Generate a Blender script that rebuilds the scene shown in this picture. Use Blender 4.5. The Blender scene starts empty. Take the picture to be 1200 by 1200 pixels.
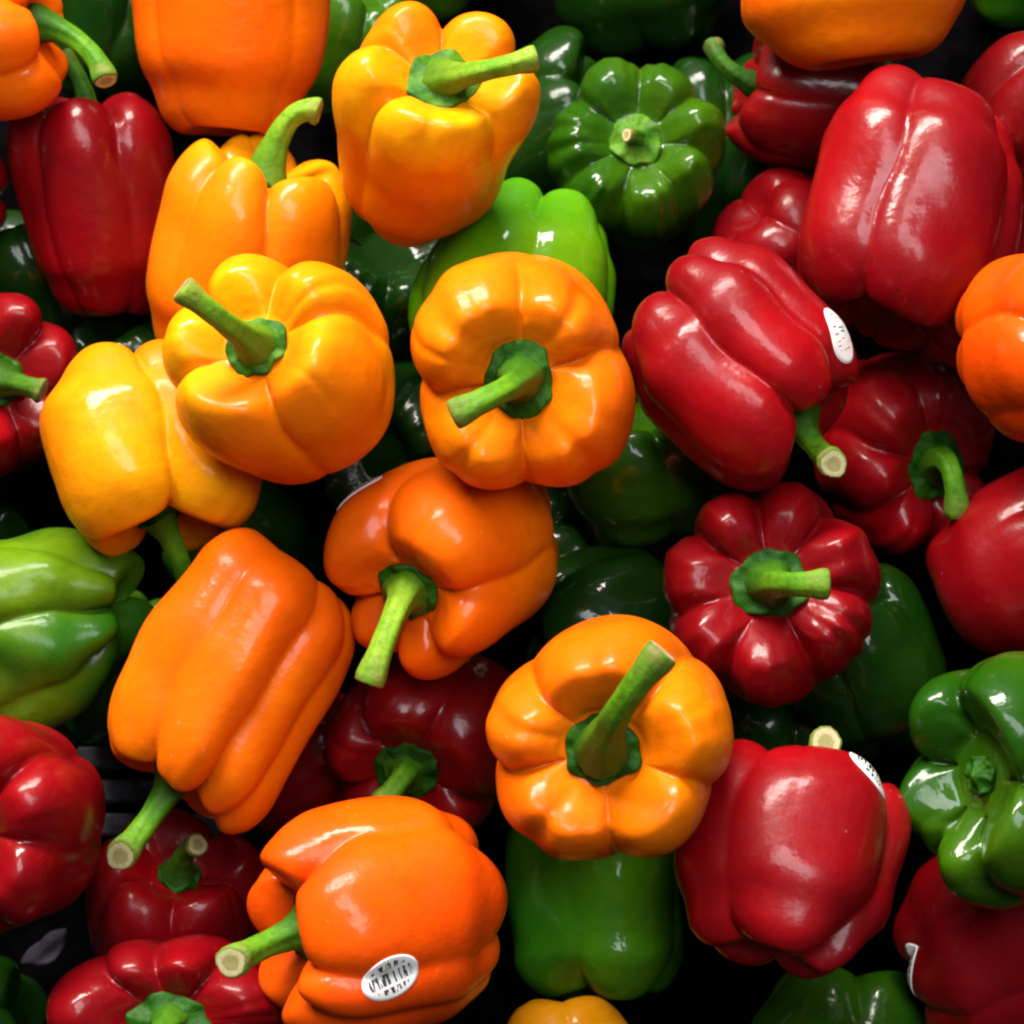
import bpy, math, random, zlib
import numpy as np
from mathutils import Vector, Matrix
from mathutils.bvhtree import BVHTree

R = math.radians
sc = bpy.context.scene
col = sc.collection

# ------------------------------------------------------------------ camera
TILT = R(15.0)            # the photographer leans over the bin
DIST = 1.0                # metres from the middle of the pile
SPAN = 0.42               # metres across the frame at that distance
AIM = np.array((0.0, 0.0, 0.12))
VR = np.array((1.0, 0.0, 0.0))
VU = np.array((0.0, math.cos(TILT), math.sin(TILT)))
VB = np.array((0.0, -math.sin(TILT), math.cos(TILT)))
CAM = AIM + VB * DIST
cam_d = bpy.data.cameras.new('camera')
cam_d.sensor_width = 36.0
cam_d.lens = 36.0 / SPAN * DIST
cam_d.clip_start = 0.01
cam_d.clip_end = 50.0
cam_d.dof.use_dof = True
cam_d.dof.focus_distance = 0.93
cam_d.dof.aperture_fstop = 14.0
cam = bpy.data.objects.new('camera', cam_d)
cam.location = CAM
cam.rotation_euler = (TILT, 0, 0)
col.objects.link(cam)
sc.camera = cam

# ------------------------------------------------------------------ light
world = bpy.data.worlds.new('World')
sc.world = world
world.use_nodes = True
world.node_tree.nodes['Background'].inputs[0].default_value = (1.0, 0.94, 0.88, 1)
world.node_tree.nodes['Background'].inputs[1].default_value = 0.06


def lamp(name, loc, aim, sx, sy, power, colour):
    d = bpy.data.lights.new(name, 'AREA')
    d.shape = 'RECTANGLE'
    d.size = sx
    d.size_y = sy
    d.energy = power
    d.color = colour
    o = bpy.data.objects.new(name, d)
    o.location = loc
    o.rotation_euler = (Vector(aim) - Vector(loc)).to_track_quat('-Z', 'Y').to_euler()
    col.objects.link(o)
    return o


# shop ceiling: fluorescent fittings running left to right above the bin
lamp('ceiling_lamp', (-0.50, 1.50, 1.55), (0, 0, 0.1), 1.70, 0.55, 178, (1.0, 0.95, 0.85))
lamp('ceiling_lamp', (0.15, 0.18, 2.05), (0, 0, 0.1), 1.60, 0.65, 40, (0.95, 0.97, 1.0))

sc.view_settings.view_transform = 'Standard'
sc.view_settings.look = 'None'
sc.view_settings.exposure = 0.0
sc.view_settings.gamma = 1.0
sc.view_settings.use_curve_mapping = False
sc.cycles.use_denoising = True
sc.cycles.filter_width = 2.2
sc.cycles.max_bounces = 6
sc.cycles.diffuse_bounces = 3
sc.cycles.glossy_bounces = 3
sc.cycles.transmission_bounces = 2


# ------------------------------------------------------------------ materials
def new_mat(name):
    m = bpy.data.materials.new(name)
    m.use_nodes = True
    nt = m.node_tree
    return m, nt, nt.nodes, nt.links, nt.nodes['Principled BSDF']


def mix_rgb(nt, fac, a, b, blend='MIX'):
    n = nt.nodes.new('ShaderNodeMix')
    n.data_type = 'RGBA'
    n.blend_type = blend
    for sock, v in ((n.inputs[0], fac), (n.inputs[6], a), (n.inputs[7], b)):
        if isinstance(v, bpy.types.NodeSocket):
            nt.links.new(v, sock)
        elif isinstance(v, (int, float)):
            sock.default_value = v
        else:
            sock.default_value = (*v, 1)
    return n.outputs[2]


def ramp(nt, src, lo, hi, a=0.0, b=1.0):
    n = nt.nodes.new('ShaderNodeMapRange')
    n.interpolation_type = 'SMOOTHSTEP'
    nt.links.new(src, n.inputs[0])
    for k, v in zip((1, 2, 3, 4), (lo, hi, a, b)):
        n.inputs[k].default_value = v
    return n.outputs[0]


def noise(nt, vec, scale, detail=3.0, rough=0.5):
    n = nt.nodes.new('ShaderNodeTexNoise')
    n.inputs['Scale'].default_value = scale
    n.inputs['Detail'].default_value = detail
    n.inputs['Roughness'].default_value = rough
    nt.links.new(vec, n.inputs['Vector'])
    return n.outputs[0]


def coords(nt):
    """object coordinates shifted by a per-object random offset"""
    tc = nt.nodes.new('ShaderNodeTexCoord')
    oi = nt.nodes.new('ShaderNodeObjectInfo')
    ad = nt.nodes.new('ShaderNodeVectorMath')
    ad.operation = 'MULTIPLY_ADD'
    cb = nt.nodes.new('ShaderNodeCombineXYZ')
    for k in range(3):
        nt.links.new(oi.outputs['Random'], cb.inputs[k])
    ad.inputs[1].default_value = (7.0, 5.0, 9.0)
    nt.links.new(cb.outputs[0], ad.inputs[0])
    nt.links.new(tc.outputs['Object'], ad.inputs[2])
    return ad.outputs[0]


def skin_mat(name, base, alt, rough=0.40, coat=0.34, spec=0.08, gloss=(0.09, 0.26), alt_range=(0.36, 0.68)):
    m, nt, nodes, links, p = new_mat(name)
    v = coords(nt)
    big = noise(nt, v, 13.0, 3.0, 0.45)
    f = ramp(nt, big, alt_range[0], alt_range[1])
    c = mix_rgb(nt, f, base, alt)
    # a fine mottling of the skin and sparse pale specks
    mot = noise(nt, v, 190.0, 4.0, 0.6)
    fm = ramp(nt, mot, 0.35, 0.70, 0.0, 0.22)
    c = mix_rgb(nt, fm, c, tuple(x * 0.72 for x in base))
    vo = nodes.new('ShaderNodeTexVoronoi')
    vo.inputs['Scale'].default_value = 130.0
    links.new(v, vo.inputs['Vector'])
    sp = ramp(nt, vo.outputs['Distance'], 0.05, 0.10, 0.25, 0.0)
    rare = ramp(nt, noise(nt, v, 30.0, 1.0), 0.55, 0.62)
    mul = nodes.new('ShaderNodeMath')
    mul.operation = 'MULTIPLY'
    links.new(sp, mul.inputs[0])
    links.new(rare, mul.inputs[1])
    c = mix_rgb(nt, mul.outputs[0], c, tuple(min(1.0, x * 1.3 + 0.10) for x in base))
    links.new(c, p.inputs['Base Color'])
    # waxy skin with smudges
    sm = noise(nt, v, 42.0, 6.0, 0.68)
    links.new(ramp(nt, sm, 0.35, 0.70, rough - 0.06, rough + 0.14), p.inputs['Roughness'])
    links.new(ramp(nt, sm, 0.32, 0.66, *gloss), p.inputs['Coat Roughness'])
    links.new(ramp(nt, sm, 0.30, 0.75, coat * 1.15, coat * 0.65), p.inputs['Coat Weight'])
    p.inputs['Coat IOR'].default_value = 1.45
    p.inputs['IOR'].default_value = 1.42
    p.inputs['Specular IOR Level'].default_value = spec
    # soft dents plus a very fine pebbling
    b1 = nodes.new('ShaderNodeBump')
    b1.inputs['Strength'].default_value = 0.34
    b1.inputs['Distance'].default_value = 0.0035
    links.new(noise(nt, v, 40.0, 4.0, 0.55), b1.inputs['Height'])
    links.new(b1.outputs[0], p.inputs['Normal'])
    links.new(b1.outputs[0], p.inputs['Coat Normal'])
    return m


MAT = {
    'orange': skin_mat('orange_skin', (0.60, 0.080, 0.0008), (0.64, 0.140, 0.0008)),
    'golden': skin_mat('golden_skin', (0.62, 0.130, 0.0008), (0.67, 0.265, 0.0012)),
    'deep_orange': skin_mat('deep_orange_skin', (0.58, 0.048, 0.0008), (0.62, 0.080, 0.0008)),
    'yellow': skin_mat('yellow_skin', (0.42, 0.13, 0.002), (0.48, 0.18, 0.002)),
    'red': skin_mat('red_skin', (0.145, 0.0006, 0.0026), (0.215, 0.0009, 0.0028), rough=0.44, coat=0.46, spec=0.12, gloss=(0.12, 0.27)),
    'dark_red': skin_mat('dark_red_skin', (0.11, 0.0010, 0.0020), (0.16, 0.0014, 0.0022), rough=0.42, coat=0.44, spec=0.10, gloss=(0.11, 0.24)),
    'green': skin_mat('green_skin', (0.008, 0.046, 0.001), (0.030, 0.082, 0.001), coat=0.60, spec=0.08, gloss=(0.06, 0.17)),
    'mid_green': skin_mat('mid_green_skin', (0.018, 0.110, 0.003), (0.045, 0.150, 0.002), coat=0.60, spec=0.08, gloss=(0.06, 0.17)),
    'bright_green': skin_mat('bright_green_skin', (0.050, 0.20, 0.002), (0.11, 0.26, 0.002), coat=0.60, spec=0.08, gloss=(0.06, 0.17)),
    'lime_green': skin_mat('lime_green_skin', (0.012, 0.070, 0.002), (0.080, 0.150, 0.002), rough=0.46, coat=0.30, spec=0.08, gloss=(0.14, 0.30), alt_range=(0.46, 0.66)),
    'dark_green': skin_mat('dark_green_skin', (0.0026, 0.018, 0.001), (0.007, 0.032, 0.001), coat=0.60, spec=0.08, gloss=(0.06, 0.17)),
}


def stem_mat(name, a, b, dark):
    m, nt, nodes, links, p = new_mat(name)
    v = coords(nt)
    n1 = noise(nt, v, 60.0, 3.0)
    n2 = noise(nt, v, 330.0, 4.0, 0.65)
    c = mix_rgb(nt, ramp(nt, n1, 0.35, 0.68), a, b)
    c = mix_rgb(nt, ramp(nt, n2, 0.45, 0.72, 0.0, 0.55), c, dark)
    at = nodes.new('ShaderNodeAttribute')
    at.attribute_name = 'base_end'
    c = mix_rgb(nt, at.outputs['Fac'], c, dark)
    tp = nodes.new('ShaderNodeAttribute')
    tp.attribute_name = 'tip_end'
    br = nodes.new('ShaderNodeMath')
    br.operation = 'MULTIPLY'
    links.new(tp.outputs['Fac'], br.inputs[0])
    links.new(ramp(nt, noise(nt, v, 220.0, 4.0, 0.7), 0.40, 0.62, 0.15, 0.95), br.inputs[1])
    c = mix_rgb(nt, br.outputs[0], c, (0.15, 0.12, 0.035))
    links.new(c, p.inputs['Base Color'])
    p.inputs['Roughness'].default_value = 0.5
    p.inputs['Specular IOR Level'].default_value = 0.12
    bp = nodes.new('ShaderNodeBump')
    bp.inputs['Strength'].default_value = 0.45
    bp.inputs['Distance'].default_value = 0.0012
    links.new(n2, bp.inputs['Height'])
    links.new(bp.outputs[0], p.inputs['Normal'])
    return m


STEM = {
    'mid': stem_mat('stem_green', (0.045, 0.15, 0.004), (0.095, 0.22, 0.007), (0.012, 0.055, 0.003)),
    'light': stem_mat('pale_stem_green', (0.10, 0.24, 0.008), (0.20, 0.31, 0.018), (0.035, 0.10, 0.004)),
    'dark': stem_mat('dark_stem_green', (0.022, 0.080, 0.004), (0.045, 0.12, 0.005), (0.008, 0.032, 0.002)),
    'calyx': stem_mat('calyx_green', (0.006, 0.046, 0.002), (0.020, 0.085, 0.003), (0.002, 0.014, 0.001)),
    'calyx_light': stem_mat('pale_calyx_green', (0.016, 0.080, 0.003), (0.065, 0.16, 0.006), (0.006, 0.032, 0.002)),
}


def cut_mat():
    m, nt, nodes, links, p = new_mat('cut_stem_flesh')
    at = nodes.new('ShaderNodeAttribute')
    at.attribute_name = 'ring'
    r_ = ramp(nt, at.outputs['Fac'], 0.52, 0.66)
    c = mix_rgb(nt, r_, (0.23, 0.20, 0.07), (0.38, 0.33, 0.17))
    edge = ramp(nt, at.outputs['Fac'], 0.92, 1.0)
    c = mix_rgb(nt, edge, c, (0.16, 0.18, 0.05))
    v = coords(nt)
    c = mix_rgb(nt, ramp(nt, noise(nt, v, 700.0, 3.0), 0.5, 0.72, 0, 0.6), c, (0.20, 0.16, 0.05))
    links.new(c, p.inputs['Base Color'])
    p.inputs['Roughness'].default_value = 0.7
    return m


CUT = cut_mat()


def sticker_mat(name, cover, tint):
    """white oval label; flat print made of short dark strokes in the label's own coordinates"""
    m, nt, nodes, links, p = new_mat(name)
    at = nodes.new('ShaderNodeAttribute')
    at.attribute_name = 'label_uv'
    sep = nodes.new('ShaderNodeSeparateXYZ')
    links.new(at.outputs['Vector'], sep.inputs[0])
    ln = nodes.new('ShaderNodeVectorMath')
    ln.operation = 'LENGTH'
    links.new(at.outputs['Vector'], ln.inputs[0])
    inside = ramp(nt, ln.outputs['Value'], 0.74, 0.80, 1.0, 0.0)
    def mth(op, a, b=0.0):
        n = nodes.new('ShaderNodeMath')
        n.operation = op
        for k, v in enumerate((a, b)):
            if isinstance(v, bpy.types.NodeSocket):
                links.new(v, n.inputs[k])
            else:
                n.inputs[k].default_value = v
        return n.outputs[0]
    rows = mth('MULTIPLY', sep.outputs[1], 1.35)
    rid = mth('FLOOR', mth('ADD', rows, 0.5))
    fr = mth('FRACT', mth('ADD', rows, 0.5))
    gap = mth('MULTIPLY', mth('GREATER_THAN', fr, 0.10), mth('LESS_THAN', fr, 0.90))
    cb = nodes.new('ShaderNodeCombineXYZ')
    links.new(mth('MULTIPLY', sep.outputs[0], 6.5), cb.inputs[0])
    links.new(mth('ADD', mth('MULTIPLY', rid, 3.7), mth('MULTIPLY', fr, 0.35)), cb.inputs[1])
    st = mth('MULTIPLY', ramp(nt, noise(nt, cb.outputs[0], 1.6, 1.0, 0.6), cover, cover + 0.04), gap)
    mul = nodes.new('ShaderNodeMath')
    mul.operation = 'MULTIPLY'
    links.new(inside, mul.inputs[0])
    links.new(st, mul.inputs[1])
    spot = nodes.new('ShaderNodeVectorMath')
    spot.operation = 'DISTANCE'
    links.new(at.outputs['Vector'], spot.inputs[0])
    spot.inputs[1].default_value = (-0.1, 0.28, 0.0)
    c = mix_rgb(nt, ramp(nt, spot.outputs['Value'], 0.18, 0.28, 0.75, 0.0), (0.62, 0.61, 0.60), tint)
    c = mix_rgb(nt, mul.outputs[0], c, (0.03, 0.03, 0.035))
    links.new(c, p.inputs['Base Color'])
    p.inputs['Roughness'].default_value = 0.35
    return m


STICKER = {
    'print': sticker_mat('printed_label', 0.49, (0.42, 0.44, 0.33)),
    'plain': sticker_mat('white_label', 0.575, (0.32, 0.55, 0.60)),
}


def plastic_mat(name, a, b, rough):
    m, nt, nodes, links, p = new_mat(name)
    tc = nodes.new('ShaderNodeTexCoord')
    n1 = noise(nt, tc.outputs['Object'], 40.0, 4.0, 0.6)
    links.new(mix_rgb(nt, ramp(nt, n1, 0.35, 0.7), a, b), p.inputs['Base Color'])
    links.new(ramp(nt, n1, 0.3, 0.7, rough - 0.1, rough + 0.15), p.inputs['Roughness'])
    p.inputs['Specular IOR Level'].default_value = 0.0
    bp = nodes.new('ShaderNodeBump')
    bp.inputs['Strength'].default_value = 0.4
    bp.inputs['Distance'].default_value = 0.001
    links.new(noise(nt, tc.outputs['Object'], 160.0, 4.0), bp.inputs['Height'])
    links.new(bp.outputs[0], p.inputs['Normal'])
    return m


PLASTIC_DARK = plastic_mat('black_plastic', (0.0006, 0.0005, 0.0006), (0.0022, 0.0018, 0.0022), 0.75)
PLASTIC_GREY = plastic_mat('grey_plastic', (0.006, 0.006, 0.008), (0.050, 0.048, 0.056), 0.70)
FILM = plastic_mat('clear_film', (0.02, 0.018, 0.025), (0.055, 0.050, 0.065), 0.25)


# ------------------------------------------------------------------ mesh helpers
def to_world(v):
    """(right, up, towards the viewer) metres measured from the camera -> world"""
    return CAM + v[:, :1] * VR + v[:, 1:2] * VU + v[:, 2:3] * VB


def project(v):
    d = -v[:, 2]
    return 600 + v[:, 0] / d * 1200 / SPAN * DIST, 600 - v[:, 1] / d * 1200 / SPAN * DIST


def ray(px, py):
    return np.array(((px - 600) / 1200 * SPAN / DIST, (600 - py) / 1200 * SPAN / DIST, -1.0))


def mesh_object(name, verts, faces, mat, parent=None, attr=None, smooth=True):
    me = bpy.data.meshes.new(name)
    me.from_pydata([tuple(x) for x in verts], [], faces)
    if smooth:
        me.polygons.foreach_set('use_smooth', [True] * len(me.polygons))
    if attr:
        for an, kind, vals in attr:
            a = me.attributes.new(an, kind, 'POINT')
            a.data.foreach_set('vector' if kind == 'FLOAT_VECTOR' else 'value', np.asarray(vals, dtype=np.float32).ravel())
    me.materials.append(mat)
    me.update()
    o = bpy.data.objects.new(name, me)
    o.parent = parent
    col.objects.link(o)
    return o


def grid_faces(nr, nc, wrap=True, flip=False):
    f = []
    for i in range(nr - 1):
        for j in range(nc if wrap else nc - 1):
            a, b = i * nc + j, i * nc + (j + 1) % nc
            c, d = a + nc, b + nc
            f.append((a, c, d, b) if flip else (a, b, d, c))
    return f


def catmull(pts, n):
    pts = np.asarray(pts, float)
    seg = np.r_[0, np.cumsum(np.linalg.norm(np.diff(pts, axis=0), axis=1))]
    # shared parameter: position in the control list, so both profiles stay matched
    k = len(pts)
    P = np.vstack((2 * pts[0] - pts[1], pts, 2 * pts[-1] - pts[-2]))
    t = np.linspace(0, k - 1 - 1e-9, n)
    i = t.astype(int)
    u = (t - i)[:, None]
    p0, p1, p2, p3 = P[i], P[i + 1], P[i + 2], P[i + 3]
    return 0.5 * (2 * p1 + (p2 - p0) * u + (2 * p0 - 5 * p1 + 4 * p2 - p3) * u ** 2 + (3 * p1 - p0 - 3 * p2 + p3) * u ** 3)


NT, NA = 92, 180


def pepper_shape(s):
    """unit bell pepper, stem end up +Z: every lobe is a rounded rib, creases are a second, tighter profile"""
    rng = random.Random(s['seed'])
    h, dip, bdip = s['h'], s['dip'], s['bdip']
    zt, zb = h, -h
    m = 0.0
    sh, bt = s['shoulder'], s['bottom']
    lobe = [(0.02, zt - dip), (0.16, zt - dip), (0.29, zt - dip + 0.015), (0.38, zt - dip * 0.66), (0.53, zt - dip * 0.22), (0.69 * sh, zt - 0.01),
            (0.86 * sh, zt - 0.17), (0.97, zt - 0.42), (1.0, zt - 0.70), (1.0, m), (0.97, zb + 0.62), (0.91 * bt, zb + 0.36),
            (0.78 * bt, zb + 0.13), (0.58 * bt, zb + 0.01), (0.38 * bt, zb + 0.06), (0.18, zb + bdip * 0.8), (0.05, zb + bdip), (0.0, zb + bdip)]
    cr = [(0.02, zt - dip), (0.16, zt - dip), (0.28, zt - dip + 0.0), (0.35, zt - dip * 0.95), (0.46, zt - dip * 0.78), (0.60 * sh, zt - 0.20),
          (0.75 * sh, zt - 0.30), (0.85, zt - 0.50), (0.89, zt - 0.76), (0.90, m), (0.86, zb + 0.62), (0.76 * bt, zb + 0.42),
          (0.60 * bt, zb + 0.25), (0.43 * bt, zb + 0.17), (0.28 * bt, zb + 0.16), (0.14, zb + bdip * 0.9), (0.05, zb + bdip), (0.0, zb + bdip)]
    K = len(lobe)
    L, C = catmull(lobe, NT), catmull(cr, NT)
    t = np.linspace(0, K - 1, NT)[:, None]
    th = (np.arange(NA) / NA * 2 * math.pi)[None, :]
    cre = sorted([(math.radians(a) % (2 * math.pi)) for a in s['creases']])
    n = len(cre)
    cdep = {}
    for a in s['creases']:
        cdep[math.radians(a) % (2 * math.pi)] = rng.uniform(0.70, 1.35)
    zz = L[:, 1:2]
    tw = th + s['twist'] * zz + 0.05 * np.sin(2.1 * zz + rng.uniform(0, 6)) + 0.03 * np.sin(5.3 * zz + 2 * th)
    tw = np.mod(tw, 2 * math.pi)
    B = np.zeros((NT, NA))
    RL = np.ones((NT, NA))
    TL = np.zeros((NT, NA))
    BL = np.zeros((NT, NA))
    DP = np.ones((NT, NA))
    lr = [rng.uniform(-1, 1) for _ in range(n)]
    ltp = [rng.uniform(-1, 1) for _ in range(n)]
    lbt = [rng.uniform(-1, 1) for _ in range(n)]
    if s.get('lr'):
        # explicit lobe radii keyed by the lobe that starts at the listed crease
        order = sorted(range(n), key=lambda i: math.radians(s['creases'][i]) % (2 * math.pi))
        lr = [s['lr'][i] / max(1e-6, s['lobe_var']) for i in order]
    pw = np.interp(t, [0, 4, 7, 10, 13, K - 1], [0.62, 0.60, 0.85, 1.0, 0.70, 0.70])
    for i in range(n):
        a0, a1 = cre[i], cre[(i + 1) % n]
        span = (a1 - a0) % (2 * math.pi) or 2 * math.pi
        u = np.mod(tw - a0, 2 * math.pi) / span
        msk = u < 1.0
        uu = np.clip(u, 0, 1)
        wide = min(1.0, 0.45 + 0.55 * span / 1.4)
        b = np.power(np.sqrt(np.sin(math.pi * uu) ** 2 + 0.0012), pw)
        b = 1 - (1 - np.clip(b, 0, 1)) * 1.0
        B = np.where(msk, b * (0.35 + 0.65 * wide) + (1 - wide) * 0.12, B)
        d0, d1 = cdep.get(a0, 1), cdep.get(a1, 1)
        DP = np.where(msk, d0 + (d1 - d0) * uu, DP)
        w = uu - 0.5
        prv, nxt = (i - 1) % n, (i + 1) % n
        sm = lambda x: x * x * (3 - 2 * x)
        wl = sm(np.clip(-w, 0, 0.5) * 1.0 + 0.0)
        def blend(arr):
            left = arr[i] + (arr[prv] - arr[i]) * sm(np.clip(-w, 0, 0.5)) * 1.0
            right = arr[i] + (arr[nxt] - arr[i]) * sm(np.clip(w, 0, 0.5)) * 1.0
            return np.where(w < 0, left, right)
        RL = np.where(msk, 1 + s['lobe_var'] * blend(lr), RL)
        TL = np.where(msk, s['top_var'] * blend(ltp), TL)
        BL = np.where(msk, s['bot_var'] * blend(lbt), BL)
    cd = np.interp(t, [0, 3, 7, 10, 13, K - 1], [s['cd'], s['cd'], s['cd'] * 0.9, s['side'], s['cdb'], s['cdb']])
    k = (1 - np.clip(B, 0, 1)) * cd * DP
    r = L[:, :1] + (C[:, :1] - L[:, :1]) * k
    z = L[:, 1:2] + (C[:, 1:2] - L[:, 1:2]) * k
    outer = np.interp(t, [0, 2.3, 6, 12, K - 2.5, K - 1], [0, 0, 1, 1, 0.3, 0])
    r = r * (1 + (RL - 1) * outer)
    z = z + TL * np.interp(t, [0, 2.3, 5, 8, K - 1], [0, 0, 1, 0, 0]) + BL * np.interp(t, [0, 8, 13, K - 2, K - 1], [0, 0, 1, 0, 0])
    # shallow extra folds round the shoulder
    fine = [(rng.uniform(0, 360), rng.uniform(0.006, 0.026), rng.uniform(2.5, 7.0)) for _ in range(6)]
    for (ang, dep, wid) in list(s['folds']) + fine:
        dd = np.mod(tw - math.radians(ang) + math.pi, 2 * math.pi) - math.pi
        g = np.exp(-(dd / math.radians(wid)) ** 2)
        env = np.interp(t, [0, 2.3, 3.2, 4.5, 7.5, 10, K - 1], [0, 0, 0.8, 1, 0.7, 0, 0])
        r = r - dep * g * env * 0.6
        z = z - dep * g * env * 0.8
    # the creases themselves are narrow grooves
    for a0 in cre:
        dd = np.mod(tw - a0 + math.pi, 2 * math.pi) - math.pi
        g = np.exp(-(np.sqrt(dd * dd + 0.0006) - 0.024) / math.radians(3.8)) * cdep[a0]
        env = np.interp(t, [0, 2.1, 3.0, 4.0, 7.0, 10, 12, 14, K - 2, K - 1], [0, 0, 1, 1, 0.8, 0.55 * s['side'], 0.5 * s['cdb'], 0.8 * s['cdb'], 0, 0])
        r = r - 0.040 * g * env
        z = z - 0.045 * g * np.interp(t, [0, 2.4, 4.2, 7.5, K - 1], [0, 0, 1, 0, 0])
    if s['wrinkle']:
        ph = rng.uniform(0, 6)
        wv = np.sin(17 * tw + 2.2 * np.sin(3 * tw + ph)) * 0.6 + np.sin(29 * tw + 3 * np.sin(2 * tw + ph)) * 0.4
        env = np.interp(t, [0, 2.6, 4.5, 7.0, 10, K - 1], [0, 0.2, 1, 1, 0.2, 0.1])
        wv = wv * (0.25 + 0.75 * (0.5 + 0.5 * np.sin(2 * tw + ph) * np.sin(3 * tw + 1.7 * ph)) * 1.5)
        r = r + s['wrinkle'] * wv * env
        z = z + s['wrinkle'] * 0.8 * wv * env
    r = r * (1 - s['taper'] * (zt - z) / (2 * h)) * (1 - s['waist'] * np.exp(-((z - s['waist_z']) / 0.35) ** 2))
    x, y = r * np.cos(th), r * np.sin(th)
    if s['bend']:
        a = math.radians(s['bend_dir'])
        q = s['bend'] * ((z / h) ** 2 - 0.4)
        x, y = x + q * math.cos(a), y + q * math.sin(a)
    V = np.stack((x, y, np.broadcast_to(z, x.shape)), -1).reshape(-1, 3)
    # slow irregular swelling and denting
    disp = np.zeros(len(V))
    for kf, amp in ((1.7, 0.020), (3.1, 0.012), (5.6, 0.005)):
        for _ in range(4):
            d = np.array([rng.gauss(0, 1) for _ in range(3)])
            disp += amp * s['lumpy'] * np.sin(V @ (d / np.linalg.norm(d) * kf) * 1.6 + rng.uniform(0, 6.28)) * 0.7
    nrm = V / np.maximum(np.linalg.norm(V, axis=1, keepdims=True), 1e-6)
    V = V + nrm * disp[:, None] * (np.broadcast_to(outer, (NT, NA)).reshape(-1, 1) * 0.8 + 0.2)
    return V


def axis_frame(phi, tau):
    """minimal turn that takes 'straight at the viewer' to the stem direction"""
    a, e = math.radians(phi), math.radians(tau)
    ax = Vector((math.cos(a) * math.cos(e), math.sin(a) * math.cos(e), math.sin(e)))
    q = Vector((0, 0, 1)).rotation_difference(ax)
    return np.array(q.to_matrix())


def fit(V, box, d):
    """size and place the turned pepper so that it fills its measured box at distance d"""
    x0, x1, y0, y1 = box
    px = SPAN / 1200 / DIST * d
    S = np.array([1.0, 1.0, 1.0]) * 0.5 * ((x1 - x0) + (y1 - y0)) / 2 * px
    ctr = ray((x0 + x1) / 2, (y0 + y1) / 2) * d
    for _ in range(8):
        W = V * S + ctr
        u, v = project(W)
        fx, fy = (x1 - x0) / (u.max() - u.min()), (y1 - y0) / (v.max() - v.min())
        S = S * np.array((fx, fy, 1.0))
        S[2] = math.sqrt(S[0] * S[1])
        ctr = ctr + np.array((((x0 + x1) - (u.max() + u.min())) / 2 * px, -((y0 + y1) - (v.max() + v.min())) / 2 * px, 0))
    return S, ctr


DEFAULT = dict(h=1.0, dip=0.28, bdip=0.24, shoulder=1.0, bottom=0.92, twist=0.0, cd=1.0, side=0.55, cdb=0.9, lobe_var=0.06, top_var=0.05,
               bot_var=0.06, folds=(), wrinkle=0.0, taper=0.12, waist=0.0, waist_z=0.0, bend=0.0, bend_dir=0.0, lumpy=1.35,
               creases=(80, 170, 265, 350), stem=None, calyx=0.33, calyx_mat='calyx', stickers=())

PEPPERS = []


def pepper(name, label, mat, box, phi, tau, **kw):
    s = dict(DEFAULT)
    s.update(name=name, label=label, mat=mat, box=box, phi=phi, tau=tau, seed=zlib.crc32(repr(box).encode()) % 9973)
    s.update(kw)
    PEPPERS.append(s)


# ---- bottom of the pile first; box = measured extent in the picture, phi/tau = where the stem points
OR, RD, GR = 'orange_bell_pepper', 'red_bell_pepper', 'green_bell_pepper'
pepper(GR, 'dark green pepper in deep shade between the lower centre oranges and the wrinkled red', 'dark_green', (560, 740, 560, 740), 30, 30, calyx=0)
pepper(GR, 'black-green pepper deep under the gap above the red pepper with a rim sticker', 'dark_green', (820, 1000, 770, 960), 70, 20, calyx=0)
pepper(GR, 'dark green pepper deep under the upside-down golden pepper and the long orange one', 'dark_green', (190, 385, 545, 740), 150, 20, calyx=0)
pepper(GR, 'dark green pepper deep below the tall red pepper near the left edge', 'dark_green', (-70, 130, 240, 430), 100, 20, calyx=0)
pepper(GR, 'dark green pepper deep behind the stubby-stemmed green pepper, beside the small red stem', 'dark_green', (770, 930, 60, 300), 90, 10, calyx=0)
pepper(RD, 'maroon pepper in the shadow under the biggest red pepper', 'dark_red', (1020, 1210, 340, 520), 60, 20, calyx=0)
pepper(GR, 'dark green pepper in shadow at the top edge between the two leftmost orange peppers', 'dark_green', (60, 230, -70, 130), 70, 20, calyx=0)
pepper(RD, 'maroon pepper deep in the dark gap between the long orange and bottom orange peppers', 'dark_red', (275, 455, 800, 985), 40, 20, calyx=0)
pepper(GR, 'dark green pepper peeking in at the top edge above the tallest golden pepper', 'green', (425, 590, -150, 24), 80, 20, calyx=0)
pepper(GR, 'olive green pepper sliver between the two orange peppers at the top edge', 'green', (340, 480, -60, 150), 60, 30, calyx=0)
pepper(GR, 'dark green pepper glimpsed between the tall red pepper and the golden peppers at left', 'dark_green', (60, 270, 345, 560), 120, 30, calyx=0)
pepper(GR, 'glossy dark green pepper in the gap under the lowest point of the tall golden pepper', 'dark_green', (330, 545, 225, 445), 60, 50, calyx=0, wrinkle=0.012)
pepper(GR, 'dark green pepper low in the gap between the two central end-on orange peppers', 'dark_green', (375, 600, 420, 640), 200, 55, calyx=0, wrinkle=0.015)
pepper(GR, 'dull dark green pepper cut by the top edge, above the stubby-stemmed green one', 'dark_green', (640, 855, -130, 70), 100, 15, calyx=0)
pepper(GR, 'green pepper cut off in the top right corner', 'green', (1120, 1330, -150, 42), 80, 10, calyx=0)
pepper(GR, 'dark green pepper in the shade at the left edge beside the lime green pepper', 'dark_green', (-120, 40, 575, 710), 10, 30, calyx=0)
pepper(GR, 'very dark green pepper deep in the gap right of the lower centre orange pepper', 'dark_green', (610, 840, 640, 860), 190, 10, calyx=0)
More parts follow.
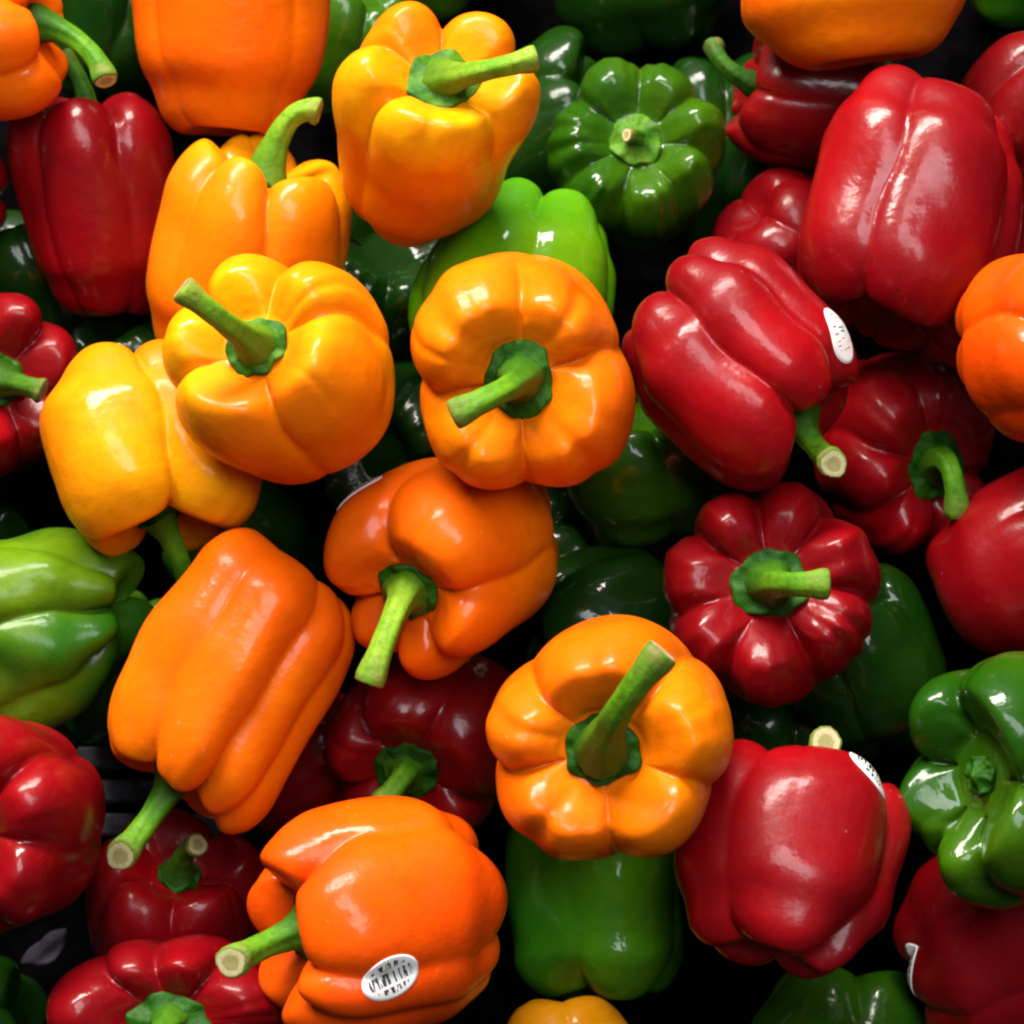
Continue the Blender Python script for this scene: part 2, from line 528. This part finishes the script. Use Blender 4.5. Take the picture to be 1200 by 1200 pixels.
pepper(GR, 'very dark green pepper in the shade below the wrinkled end-on red pepper', 'dark_green', (910, 1110, 660, 890), 120, 20, calyx=0)
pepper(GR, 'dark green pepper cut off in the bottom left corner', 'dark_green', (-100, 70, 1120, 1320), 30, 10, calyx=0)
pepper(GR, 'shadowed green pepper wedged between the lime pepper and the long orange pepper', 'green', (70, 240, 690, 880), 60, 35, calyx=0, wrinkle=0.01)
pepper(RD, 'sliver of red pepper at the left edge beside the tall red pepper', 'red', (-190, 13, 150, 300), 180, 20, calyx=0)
pepper(RD, 'red pepper peeking out between the biggest red pepper and the right edge orange', 'dark_red', (1110, 1340, 190, 420), 20, 30, calyx=0)
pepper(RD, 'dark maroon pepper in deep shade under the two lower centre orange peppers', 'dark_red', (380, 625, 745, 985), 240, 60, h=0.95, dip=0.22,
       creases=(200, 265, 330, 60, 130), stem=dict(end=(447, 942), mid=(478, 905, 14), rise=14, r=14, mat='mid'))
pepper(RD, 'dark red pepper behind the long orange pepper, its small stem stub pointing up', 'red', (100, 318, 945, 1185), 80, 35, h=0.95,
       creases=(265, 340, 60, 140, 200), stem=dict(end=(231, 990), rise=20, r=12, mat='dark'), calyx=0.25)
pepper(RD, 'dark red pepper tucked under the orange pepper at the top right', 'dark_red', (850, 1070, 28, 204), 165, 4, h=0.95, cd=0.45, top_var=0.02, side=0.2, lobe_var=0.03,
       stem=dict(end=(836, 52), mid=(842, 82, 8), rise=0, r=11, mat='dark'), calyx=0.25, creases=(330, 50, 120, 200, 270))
pepper(RD, 'glossy red pepper cut by the right edge above the biggest red pepper', 'dark_red', (1115, 1340, 36, 220), 60, 20, calyx=0, creases=(300, 20, 100, 190, 250))
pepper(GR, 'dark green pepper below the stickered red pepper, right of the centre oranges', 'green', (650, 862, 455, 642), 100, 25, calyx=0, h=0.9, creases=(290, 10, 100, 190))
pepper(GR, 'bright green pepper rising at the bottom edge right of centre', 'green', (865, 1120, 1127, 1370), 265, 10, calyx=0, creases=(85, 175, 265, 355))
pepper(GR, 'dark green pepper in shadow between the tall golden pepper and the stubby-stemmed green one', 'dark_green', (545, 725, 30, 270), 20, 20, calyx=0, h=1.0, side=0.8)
pepper(GR, 'lime green lumpy pepper at the left edge above the red pepper', 'lime_green', (-80, 188, 618, 868), 188, -14, h=0.98, lumpy=3.2, calyx=0,
       creases=(8, 62, 318, 180, 260), cdb=1.3, side=1.4, bot_var=0.14, lobe_var=0.12)
pepper(RD, 'tall red pepper in the upper left with its stem pointing up', 'red', (8, 213, 108, 372), 95, 12, h=1.15, taper=0.20, cdb=0.4, side=0.6,
       creases=(243, 308, 20, 95, 170), stem=dict(end=(72, 66), mid=(104, 98, 3), rise=2, r=12, mat='dark'), calyx=0.28)
pepper(GR, 'glossy dark green pepper seen from above with a cut stem stub', 'green', (640, 851, 67, 297), 95, 80, h=0.95,
       creases=(85, 35, 350, 305, 255, 205, 140), cd=1.25, wrinkle=0.014, lumpy=1.6, calyx=0.29, calyx_mat='calyx_light', dip=0.24,
       stem=dict(end=(735, 158), rise=8, r=9, stub=True, mat='dark'))
pepper(GR, 'bright green pepper behind the central end-on orange pepper', 'bright_green', (478, 722, 208, 450), 255, 15, h=0.95, calyx=0, creases=(72, 150, 225, 300, 0), cdb=0.9, side=0.8)
pepper(RD, 'small knobbly red pepper end squeezed between the two large red peppers', 'red', (833, 1040, 196, 400), 320, -25, calyx=0, h=0.95,
       creases=(140, 215, 60, 330), side=0.8, cdb=0.7, bot_var=0.05, bottom=1.05)
pepper(RD, 'wrinkled red pepper with a curved green stem, right of the stickered red one', 'red', (952, 1166, 413, 652), 335, 70, h=0.95,
       creases=(110, 168, 215, 275, 350), wrinkle=0.008, dip=0.2, lobe_var=0.09, top_var=0.1, cd=1.35, side=0.9,
       stem=dict(end=(1122, 603), mid=(1118, 522, 34), rise=24, r=13), calyx=0.34)
pepper(RD, 'red pepper at the bottom right with a label on its shaded left side', 'red', (1046, 1300, 950, 1226), 30, 15, calyx=0, h=1.05,
       creases=(170, 235, 300, 20, 100), stickers=((1056, 1140, 21, 9, -60, 'print'),))
pepper(RD, 'red pepper at the left edge facing up, dark stem pointing right', 'red', (-125, 93, 343, 563), 10, 62, creases=(100, 50, 345, 290, 220, 160), calyx=0.3, calyx_mat='calyx',
       stem=dict(end=(50, 458), mid=(30, 450, 16), rise=16, r=13, mat='dark'))
pepper(RD, 'large red pepper at the left edge below the lime green one', 'red', (-150, 124, 833, 1106), 170, 78, h=1.05, calyx=0.3, creases=(42, 352, 290, 220, 160, 95), side=0.6, cd=1.2)
pepper(RD, 'red pepper at the bottom edge, top of its green crown just in view', 'red', (54, 338, 1094, 1310), 90, 80, creases=(100, 60, 130, 200, 290, 350), cd=1.2,
       stem=dict(end=(150, 1265), rise=26, r=13), calyx=0.36)
pepper(RD, 'wide red pepper at the right edge above the end-on green pepper', 'red', (1085, 1345, 540, 768), 30, 20, h=0.95, calyx=0, creases=(170, 262, 340, 80), taper=0.10, cdb=0.1, side=0.15, bot_var=0.01, lobe_var=0.03)
pepper(GR, 'dark green pepper with squared lobes standing below the lower end-on orange pepper', 'mid_green', (592, 803, 890, 1177), 92, -12, h=1.15, taper=0.05, calyx=0,
       creases=(248, 330, 60, 150), side=0.40, cdb=0.8, bottom=1.06, lumpy=1.8)
pepper('yellow_bell_pepper', 'yellow pepper peeking over the bottom edge under the green pepper', 'yellow', (582, 778, 1167, 1370), 280, 15, calyx=0, cdb=0.45, creases=(95, 10, 200, 280))
pepper(GR, 'large glossy green pepper at the right edge with a deep shaded crown', 'green', (1052, 1325, 763, 1067), 178, 40, h=1.0, cd=1.5, dip=0.40, calyx=0.16,
       creases=(108, 168, 232, 278, -6), side=0.8)
pepper(OR, 'orange pepper cut off in the top left corner with a bent stem', 'orange', (-130, 80, -70, 142), 5, 8, creases=(170, 230, 300, 350, 60), side=0.9,
       stem=dict(end=(124, 94), mid=(106, 40, 6), rise=14, r=13, mat='mid'), calyx=0.25)
pepper(RD, 'red pepper with two knobbed lobes pointing down, sticker on its upper right rim', 'red', (790, 1068, 866, 1148), 75, -28, h=1.0, taper=0.16,
       creases=(208, 312, 355, 60, 140), cdb=1.3, side=0.8, stem=dict(end=(967, 872), mid=(955, 892, 4), rise=14, r=17, mat='mid', slant=3.0), calyx=0.25,
       stickers=((1032, 896, 22, 15, -35, 'print'),))
pepper(RD, 'wrinkled red pepper facing up with many folds and a sideways stem', 'red', (777, 1033, 565, 829), 130, 80, h=0.95, cd=1.15, wrinkle=0.015,
       creases=(97, 52, -8, -68, -118, 195, 140), lobe_var=0.07, top_var=0.08, calyx=0.33, dip=0.2, stem=dict(end=(969, 684), mid=(905, 684, 40), rise=38, r=15))
pepper(OR, 'orange pepper hanging in at the top edge, upper right', 'orange', (868, 1133, -140, 83), 100, 5, h=0.95, calyx=0, cdb=0.1, side=0.1, lobe_var=0.02, bot_var=0.01, creases=(190, 350, 80))
pepper(RD, 'biggest red pepper, upper right, with a long crease and broad pale sheen', 'red', (934, 1200, 75, 413), 255, 8, h=1.12, calyx=0, taper=-0.05,
       creases=(98, 165, 235, 310, 10), side=1.3, cd=0.8, cdb=0.5, stickers=())
pepper(RD, 'large red pepper wearing a white oval sticker, stem pointing lower right', 'red', (728, 1007, 277, 577), 318, 12, h=1.02, taper=-0.02,
       creases=(142, 88, 215, 300, 20), side=1.3, cdb=1.0, calyx=0.25, stem=dict(end=(976, 543), rise=16, r=15, mid=(950, 522, 4), slant=1.5),
       stickers=((987, 391, 23, 13.5, -68, 'plain'),))
pepper(OR, 'deep orange pepper cut by the right edge', 'deep_orange', (1118, 1345, 285, 520), 10, 66, h=0.95, lobe_var=0.03, creases=(172, 100, 30, 290, 235), stem=dict(end=(1260, 430), rise=20, r=13))
pepper(OR, 'smooth orange pepper cut by the top edge, second from the left corner', 'orange', (150, 391, -150, 161), 88, 8, h=1.12, calyx=0, taper=0.14, side=0.3, cdb=0.15,
       creases=(225, 318, 20, 120))
pepper(OR, 'golden pepper in the upper left with a short hooked stem pointing up', 'golden', (171, 413, 157, 440), 75, 18, h=1.05, taper=0.02,
       creases=(218, 272, 345, 60, 140), cd=1.15, side=0.6, calyx=0.25, stem=dict(end=(373, 131), mid=(332, 118, 10), rise=10, r=14, mat='light'))
pepper(OR, 'tall golden pepper at the top centre with a long stem pointing right', 'golden', (389, 634, 1, 290), 68, 62, h=1.25, taper=0.38, cd=1.2,
       creases=(90, 28, -48, 215, 150), lobe_var=0.06, calyx=0.34, stem=dict(end=(628, 68), mid=(566, 84, 30), rise=28, r=13, mat='light'), calyx_mat='calyx_light', side=0.3)
pepper(OR, 'golden pepper at the left lying upside down, its stem pointing down', 'golden', (46, 308, 397, 653), 282, 12, h=0.98, taper=0.02,
       lumpy=1.7, creases=(80, 185, 265, 340), side=1.0, cd=1.1, cdb=0.8, calyx=0.25, stem=dict(end=(226, 708), mid=(210, 640, -6), rise=-22, r=13, mat='mid'))
pepper(OR, 'long orange pepper lying diagonally with a cut stem pointing lower left', 'orange', (126, 416, 618, 978), 238, 8, h=1.22, taper=0.04,
       creases=(28, 80, 350, 140, 230, 300), side=0.75, cdb=0.2, bottom=1.04, bot_var=0.02, cd=0.85, calyx=0.25, stem=dict(end=(142, 1002), mid=(188, 950, 4), rise=16, r=16, slant=1.3))
pepper(OR, 'orange pepper below centre with its bright stem hanging down left', 'orange', (379, 655, 531, 797), 222, 50, h=0.98, taper=0.05, cd=1.15,
       creases=(103, 5, -68, 195, 250), calyx=0.30, stem=dict(end=(433, 800), mid=(468, 700, 30), rise=30, r=15, mat='light'),
       stickers=((418, 574, 23, 13, 40, 'plain'),))
pepper(OR, 'deep orange pepper at the bottom with a printed oval sticker and cut stem', 'deep_orange', (289, 595, 932, 1225), 186, 26, h=1.05, taper=0.0,
       creases=(318, 345, 60, 130, 200, 260), side=0.6, cd=1.3, calyx=0.28, dip=0.36, stem=dict(end=(272, 1127), mid=(320, 1100, 4), rise=18, r=17, slant=1.3),
       stickers=((457, 1146, 23, 15, 24, 'print'),))
pepper(OR, 'golden pepper facing up at left centre, stem pointing upper left', 'golden', (190, 463, 297, 568), 135, 66, h=1.0, taper=0.08, cd=1.15,
       creases=(80, 22, -70, 200, 140), calyx=0.30, stem=dict(end=(214, 338), mid=(270, 382, 30), rise=34, r=14, mat='light'), calyx_mat='calyx_light')
pepper(OR, 'orange pepper facing up in the very centre, stem pointing lower left', 'orange', (481, 745, 295, 574), 268, 80, h=1.0, cd=1.45, top_var=0.10, taper=0.06,
       creases=(88, 12, -88, 187), folds=((-50, 0.07, 7), (140, 0.06, 8), (48, 0.05, 7), (-130, 0.04, 6)), calyx=0.33, stem=dict(end=(532, 486), mid=(612, 448, 44), rise=40, r=15))
pepper(OR, 'orange pepper facing up below centre, thick stem pointing upper right', 'orange', (569, 860, 720, 1009), 200, 84, h=0.98, cd=1.45, top_var=0.10, taper=0.06,
       creases=(135, 48, -22, -85, 192), folds=((-128, 0.08, 8), (95, 0.05, 8), (160, 0.04, 6)), calyx=0.30, stem=dict(end=(775, 764), mid=(712, 838, 44), rise=46, r=17))


# ------------------------------------------------------------------ the bin under the pile
FLOOR_Z = 0.0
fl = bpy.data.objects.new('bin_floor', None)
fl['kind'] = 'structure'
col.objects.link(fl)


def box_mesh(name, x0, x1, y0, y1, z0, z1, bevel=0.0):
    import bmesh
    bm = bmesh.new()
    bmesh.ops.create_cube(bm, size=1.0)
    for v in bm.verts:
        v.co = Vector(((x0 + x1) / 2 + v.co.x * (x1 - x0), (y0 + y1) / 2 + v.co.y * (y1 - y0), (z0 + z1) / 2 + v.co.z * (z1 - z0)))
    if bevel:
        bmesh.ops.bevel(bm, geom=bm.edges[:], offset=bevel, segments=1, affect='EDGES')
    me = bpy.data.meshes.new(name)
    bm.to_mesh(me)
    bm.free()
    return me


me = box_mesh('base_sheet', -0.70, 0.70, -0.70, 0.70, FLOOR_Z - 0.020, FLOOR_Z - 0.012)
me.materials.append(PLASTIC_DARK)
o = bpy.data.objects.new('base_sheet', me)
o.parent = fl
col.objects.link(o)
rib = box_mesh('rib', -0.070, 0.070, -0.0050, 0.0050, FLOOR_Z - 0.012, FLOOR_Z, 0.0012)
rib.materials.append(PLASTIC_GREY)
w0 = ray(270, 915)
w0 = VR * w0[0] + VU * w0[1] + VB * w0[2]
g0 = CAM + w0 * ((FLOOR_Z - CAM[2]) / w0[2])
for i in range(3):
    o = bpy.data.objects.new('rib', rib)
    o.location = (g0[0], g0[1] + (i - 1.3) * 0.0150, 0)
    o.parent = fl
    col.objects.link(o)

# ------------------------------------------------------------------ stack the peppers from the bottom of the pile up
CELL, LO, N = 5.0, -400.0, 400


def cells(V):
    u, v = project(V)
    i = np.clip(((u - LO) / CELL).astype(int), 0, N - 1)
    j = np.clip(((v - LO) / CELL).astype(int), 0, N - 1)
    return i * N + j, -V[:, 2]


gx, gy = np.meshgrid(LO + (np.arange(N) + 0.5) * CELL, LO + (np.arange(N) + 0.5) * CELL, indexing='ij')
dirs = np.stack(((gx - 600) / 1200 * SPAN / DIST, (600 - gy) / 1200 * SPAN / DIST, -np.ones_like(gx)), -1)
dz = dirs[..., 0] * VR[2] + dirs[..., 1] * VU[2] + dirs[..., 2] * VB[2]
top = ((FLOOR_Z - CAM[2]) / dz).ravel()
TOL = 0.008

for s in PEPPERS:
    V0 = pepper_shape(s) @ axis_frame(s['phi'], s['tau']).T
    S, ctr = fit(V0, s['box'], DIST)
    V = V0 * S + ctr
    c, d = cells(V)
    back = np.full(N * N, -1.0)
    np.maximum.at(back, c, d)
    front = np.full(N * N, 1e9)
    np.minimum.at(front, c, d)
    has = back > 0
    k = np.min((top[has] + TOL) / back[has])
    if 'near' in s:
        k = min(k, s['near'] / DIST)
    V = V * k
    top[has] = np.minimum(top[has], front[has] * k)
    s.update(V=V, S=S * k, ctr=ctr * k, k=k)

# ------------------------------------------------------------------ build them
BODY_FACES = grid_faces(NT - 1, NA, True, False)
_last = (NT - 2) * NA
BODY_FACES = BODY_FACES + [(_last + j, _last + (j + 1) % NA, (NT - 1) * NA) for j in range(NA)] + [tuple(reversed(range(NA)))]


def tube(path, rad, nseg, ridge, rng):
    path = np.asarray(path)
    tan = np.gradient(path, axis=0)
    tan /= np.linalg.norm(tan, axis=1, keepdims=True)
    nrm = np.cross(tan[0], (0.31, 0.77, 0.55))
    nrm /= np.linalg.norm(nrm)
    out = []
    ph = rng.uniform(0, 6.28)
    for i in range(len(path)):
        nrm = nrm - tan[i] * (nrm @ tan[i])
        nrm /= np.linalg.norm(nrm)
        bn = np.cross(tan[i], nrm)
        for j in range(nseg):
            a = j / nseg * 2 * math.pi
            fd = min(1.0, 0.3 + 2.5 * i / len(path)) * (1 - 0.75 * (i / len(path)) ** 2)
            rr = rad[i] * (1 + ridge * fd * math.sin(5 * a + ph + 0.02 * i) + 0.5 * ridge * math.sin(3 * a + 0.1 * i + 2 * ph) + 0.3 * ridge * math.sin(11 * a + 0.3 * i + ph))
            out.append(path[i] + rr * (math.cos(a) * nrm + math.sin(a) * bn))
    return np.array(out), tan


BODIES = {}
for s in PEPPERS:
    rng = random.Random(s['seed'] * 7 + 3)
    M = axis_frame(s['phi'], s['tau'])
    Vw = to_world(s['V'])
    low = Vw[np.argmin(Vw[:, 2])]
    base = np.array((Vw[:, 0].mean(), Vw[:, 1].mean(), low[2]))
    root = bpy.data.objects.new(s['name'], None)
    root.location = base
    root.empty_display_size = 0.02
    col.objects.link(root)
    root['label'] = s['label']
    root['category'] = 'pepper'
    root['group'] = s['name'].replace('_', ' ') + 's in the pile'
    verts = list(Vw[:(NT - 1) * NA] - base) + [Vw[(NT - 1) * NA] - base]
    body = mesh_object('body', verts, BODY_FACES, MAT[s['mat']], root)
    s['root'], s['base'] = root, base

    def local(p):
        """unit pepper coordinates -> metres from the camera"""
        return (np.atleast_2d(p) @ M.T) * s['S'] + s['ctr']

    # the seat of the calyx after bending
    c0 = s['V'][:NA].mean(axis=0)
    axis = M @ np.array((0, 0, 1.0))
    axis = axis * s['S']
    Ru = np.linalg.norm(axis)
    axis /= Ru
    Ru = float(np.cbrt(np.prod(s['S'])))
    if s['calyx'] > 0:
        rc = 0.90 * s['calyx']
        nr, na = 13, 60
        cv = []
        ph = [rng.uniform(0, 6.28) for _ in range(4)]
        npt = rng.choice((5, 6, 6, 7))
        off = np.array((0, 0, s['h'] - s['dip']))
        shift = (np.linalg.inv(M) @ ((c0 - s['ctr']) / s['S'])) - off
        prof = [(0.0, 0.14), (0.18, 0.13), (0.34, 0.105), (0.5, 0.080), (0.68, 0.060), (0.82, 0.052), (0.93, 0.055), (1.0, 0.046),
                (1.03, 0.030), (1.0, 0.005), (0.9, -0.01), (0.5, -0.03), (0.1, -0.03)]
        for i, (q, zz) in enumerate(prof):
            for j in range(na):
                a = j / na * 2 * math.pi
                scal = 1 + q * q * (0.045 * math.sin(npt * a + ph[0]) + 0.040 * math.sin(3 * a + ph[1]) + 0.035 * math.sin(2 * a + ph[2]) + 0.02 * math.sin(9 * a + ph[3]))
                lift = q * q * (0.026 * math.sin(npt * a + ph[3]) + 0.012 * math.sin(4 * a + ph[1]) + 0.008 * math.sin(15 * a + ph[0] + 6 * q))
                cv.append((rc * q * scal * math.cos(a), rc * q * scal * math.sin(a), zz + (lift if i < 9 else 0)))
        cv = np.array(cv) + off + shift
        cw = to_world(local(cv)) - base
        cal = mesh_object('calyx', cw, grid_faces(nr, na, True, True) + [tuple(range(na))], STEM[s['calyx_mat']], root)
    if s['stem']:
        st = s['stem']
        start = local(off + shift + np.array((0, 0, 0.03)))[0] if s['calyx'] > 0 else c0
        depth = -start[2] - st.get('rise', 10) / 1000.0
        end = ray(*st['end']) * depth
        if 'mid' in st:
            ctl = ray(*st['mid'][:2]) * (-start[2] - st['mid'][2] / 1000.0)
        else:
            ctl = start + axis * np.linalg.norm(end - start) * st.get('curl', 0.5)
        n = 26
        tt = np.linspace(0, 1, n)[:, None]
        path = (1 - tt) ** 2 * start + 2 * tt * (1 - tt) * ctl + tt ** 2 * end
        r0 = 0.92 * st.get('r', 12) * SPAN / 1200 * s['k']
        f = st.get('flare', 1.25)
        rad = np.interp(tt.ravel(), [0, 0.10, 0.28, 0.55, 0.82, 0.95, 1.0], [2.1, 1.62, 1.12, 0.93, 1.0, f, f * 0.97]) * r0
        if st.get('stub'):
            rad = np.interp(tt.ravel(), [0, 0.5, 1.0], [1.6, 1.1, 1.0]) * r0
        tv, tan = tube(path, rad, 30, 0.075, rng)
        ng = 30
        # the knife cut is a little slanted; rounded lip and a slightly sunken end
        e = path[-1]
        cn = tan[-1] + st.get('slant', 0.0) * np.array((0, 0, 1.0))
        cn /= np.linalg.norm(cn)
        for row, wgt in ((n - 1, 1.0), (n - 2, 0.8), (n - 3, 0.55), (n - 4, 0.3)):
            q = tv[row * ng:(row + 1) * ng]
            tv[row * ng:(row + 1) * ng] = q - tan[-1] * (((q - path[row]) @ cn) / (tan[-1] @ cn) * wgt)[:, None]
        lip = [e + (tv[-ng:] - e) * 0.90 + tan[-1] * r0 * 0.10]
        tv = np.vstack([tv] + lip)
        fs = grid_faces(n + 1, ng, True, False) + [tuple(range(n * ng, (n + 1) * ng))]
        along = np.repeat(np.r_[np.interp(tt.ravel(), [0, 0.12, 0.5, 1.0], [0.85, 0.7, 0.15, 0.0]), 0.0], ng)
        tipw = np.repeat(np.r_[np.interp(tt.ravel(), [0, 0.78, 0.95, 1.0], [0, 0, 0.7, 0.9]), 1.0], ng)
        stem = mesh_object('stem', to_world(tv) - base, fs, STEM[st.get('mat', 'mid')], root, [('base_end', 'FLOAT', along), ('tip_end', 'FLOAT', tipw)])
        ringv, ringa = [], []
        ctr_cut = e + tan[-1] * r0 * 0.02
        for q, lf in ((0.88, 0.13), (0.80, 0.15), (0.64, 0.13), (0.46, 0.14), (0.25, 0.12), (0.02, 0.11)):
            for j in range(ng):
                ringv.append(e + (tv[(n - 1) * ng + j] - e) * q + tan[-1] * r0 * lf)
                ringa.append(q / 0.86)
        cf = mesh_object('cut_face', to_world(np.array(ringv)) - base, grid_faces(6, ng, True, False) + [tuple(range(5 * ng, 6 * ng))], CUT, stem,
                         [('ring', 'FLOAT', ringa)])
    # stuck-on labels follow the skin
    if s['stickers']:
        bvh = BVHTree.FromPolygons([tuple(x + base) for x in verts], BODY_FACES)
        for (px, py, lon, sho, ang, kind) in s['stickers']:
            bx, by = (s['box'][0] + s['box'][1]) / 2, (s['box'][2] + s['box'][3]) / 2
            for step in range(40):
                f = step * 0.01
                w = to_world(np.array([ray(px + (bx - px) * f, py + (by - py) * f)]))[0] - CAM
                hit, nor, _, _ = bvh.ray_cast(Vector(CAM), Vector(w).normalized())
                if hit is not None:
                    break
            if nor.dot(Vector(w)) > 0:
                nor = -nor
            a = R(ang)
            e1 = Vector(VR * math.cos(a) + VU * math.sin(a))
            e1 = (e1 - nor * e1.dot(nor)).normalized()
            e2 = nor.cross(e1)
            pts, uv = [], []
            rings, na = 10, 40
            for i in range(rings + 1):
                q = max(i / rings, 0.01)
                for j in range(na):
                    b = j / na * 2 * math.pi
                    g = hit + e1 * (math.cos(b) * q * lon / 2000) + e2 * (math.sin(b) * q * sho / 2000)
                    h2, n2, _, dd = bvh.ray_cast(g + nor * 0.02, -nor)
                    p = (h2 if h2 is not None else g) + nor * 0.00045
                    pts.append(np.array(p))
                    uv.append((math.cos(b) * q, math.sin(b) * q, 0))
            # edge thickness
            for j in range(na):
                pts.append(pts[rings * na + j] - np.array(nor) * 0.0009)
                uv.append(uv[rings * na + j])
            mesh_object('sticker', np.array(pts) - base, grid_faces(rings + 2, na, True, False) + [tuple(reversed(range(na)))],
                        STICKER[kind], root, [('label_uv', 'FLOAT_VECTOR', uv)])

# ------------------------------------------------------------------ a scrap of film on the bin floor
nx = 14
pv, pf = [], []
rng = random.Random(5)
hit = ray(55, 1112)
w = VR * hit[0] + VU * hit[1] + VB * hit[2]
g = CAM + w * ((FLOOR_Z + 0.004 - CAM[2]) / w[2])
for q in range(6):
    for j in range(24):
        a = j / 24 * 2 * math.pi
        rr = q / 5 * (1 + 0.12 * math.sin(3 * a) + 0.05 * math.sin(7 * a))
        x, y = rr * 0.011 * math.cos(a), rr * 0.0055 * math.sin(a)
        ca, sa = math.cos(R(38)), math.sin(R(38))
        pv.append((x * ca - y * sa, x * sa + y * ca, 0.0012 * math.sin(420 * x) + 0.0010 * math.sin(700 * y + 1) + 0.002))
n0 = len(pv)
pv += [(x, y, z - 0.0006) for (x, y, z) in pv[5 * 24:6 * 24]]
scrap = mesh_object('film_scrap', pv, grid_faces(7, 24, True, False), FILM)
scrap.location = g
scrap['label'] = 'small pale oval scrap of film on the dark bin floor, bottom left'
scrap['category'] = 'scrap'
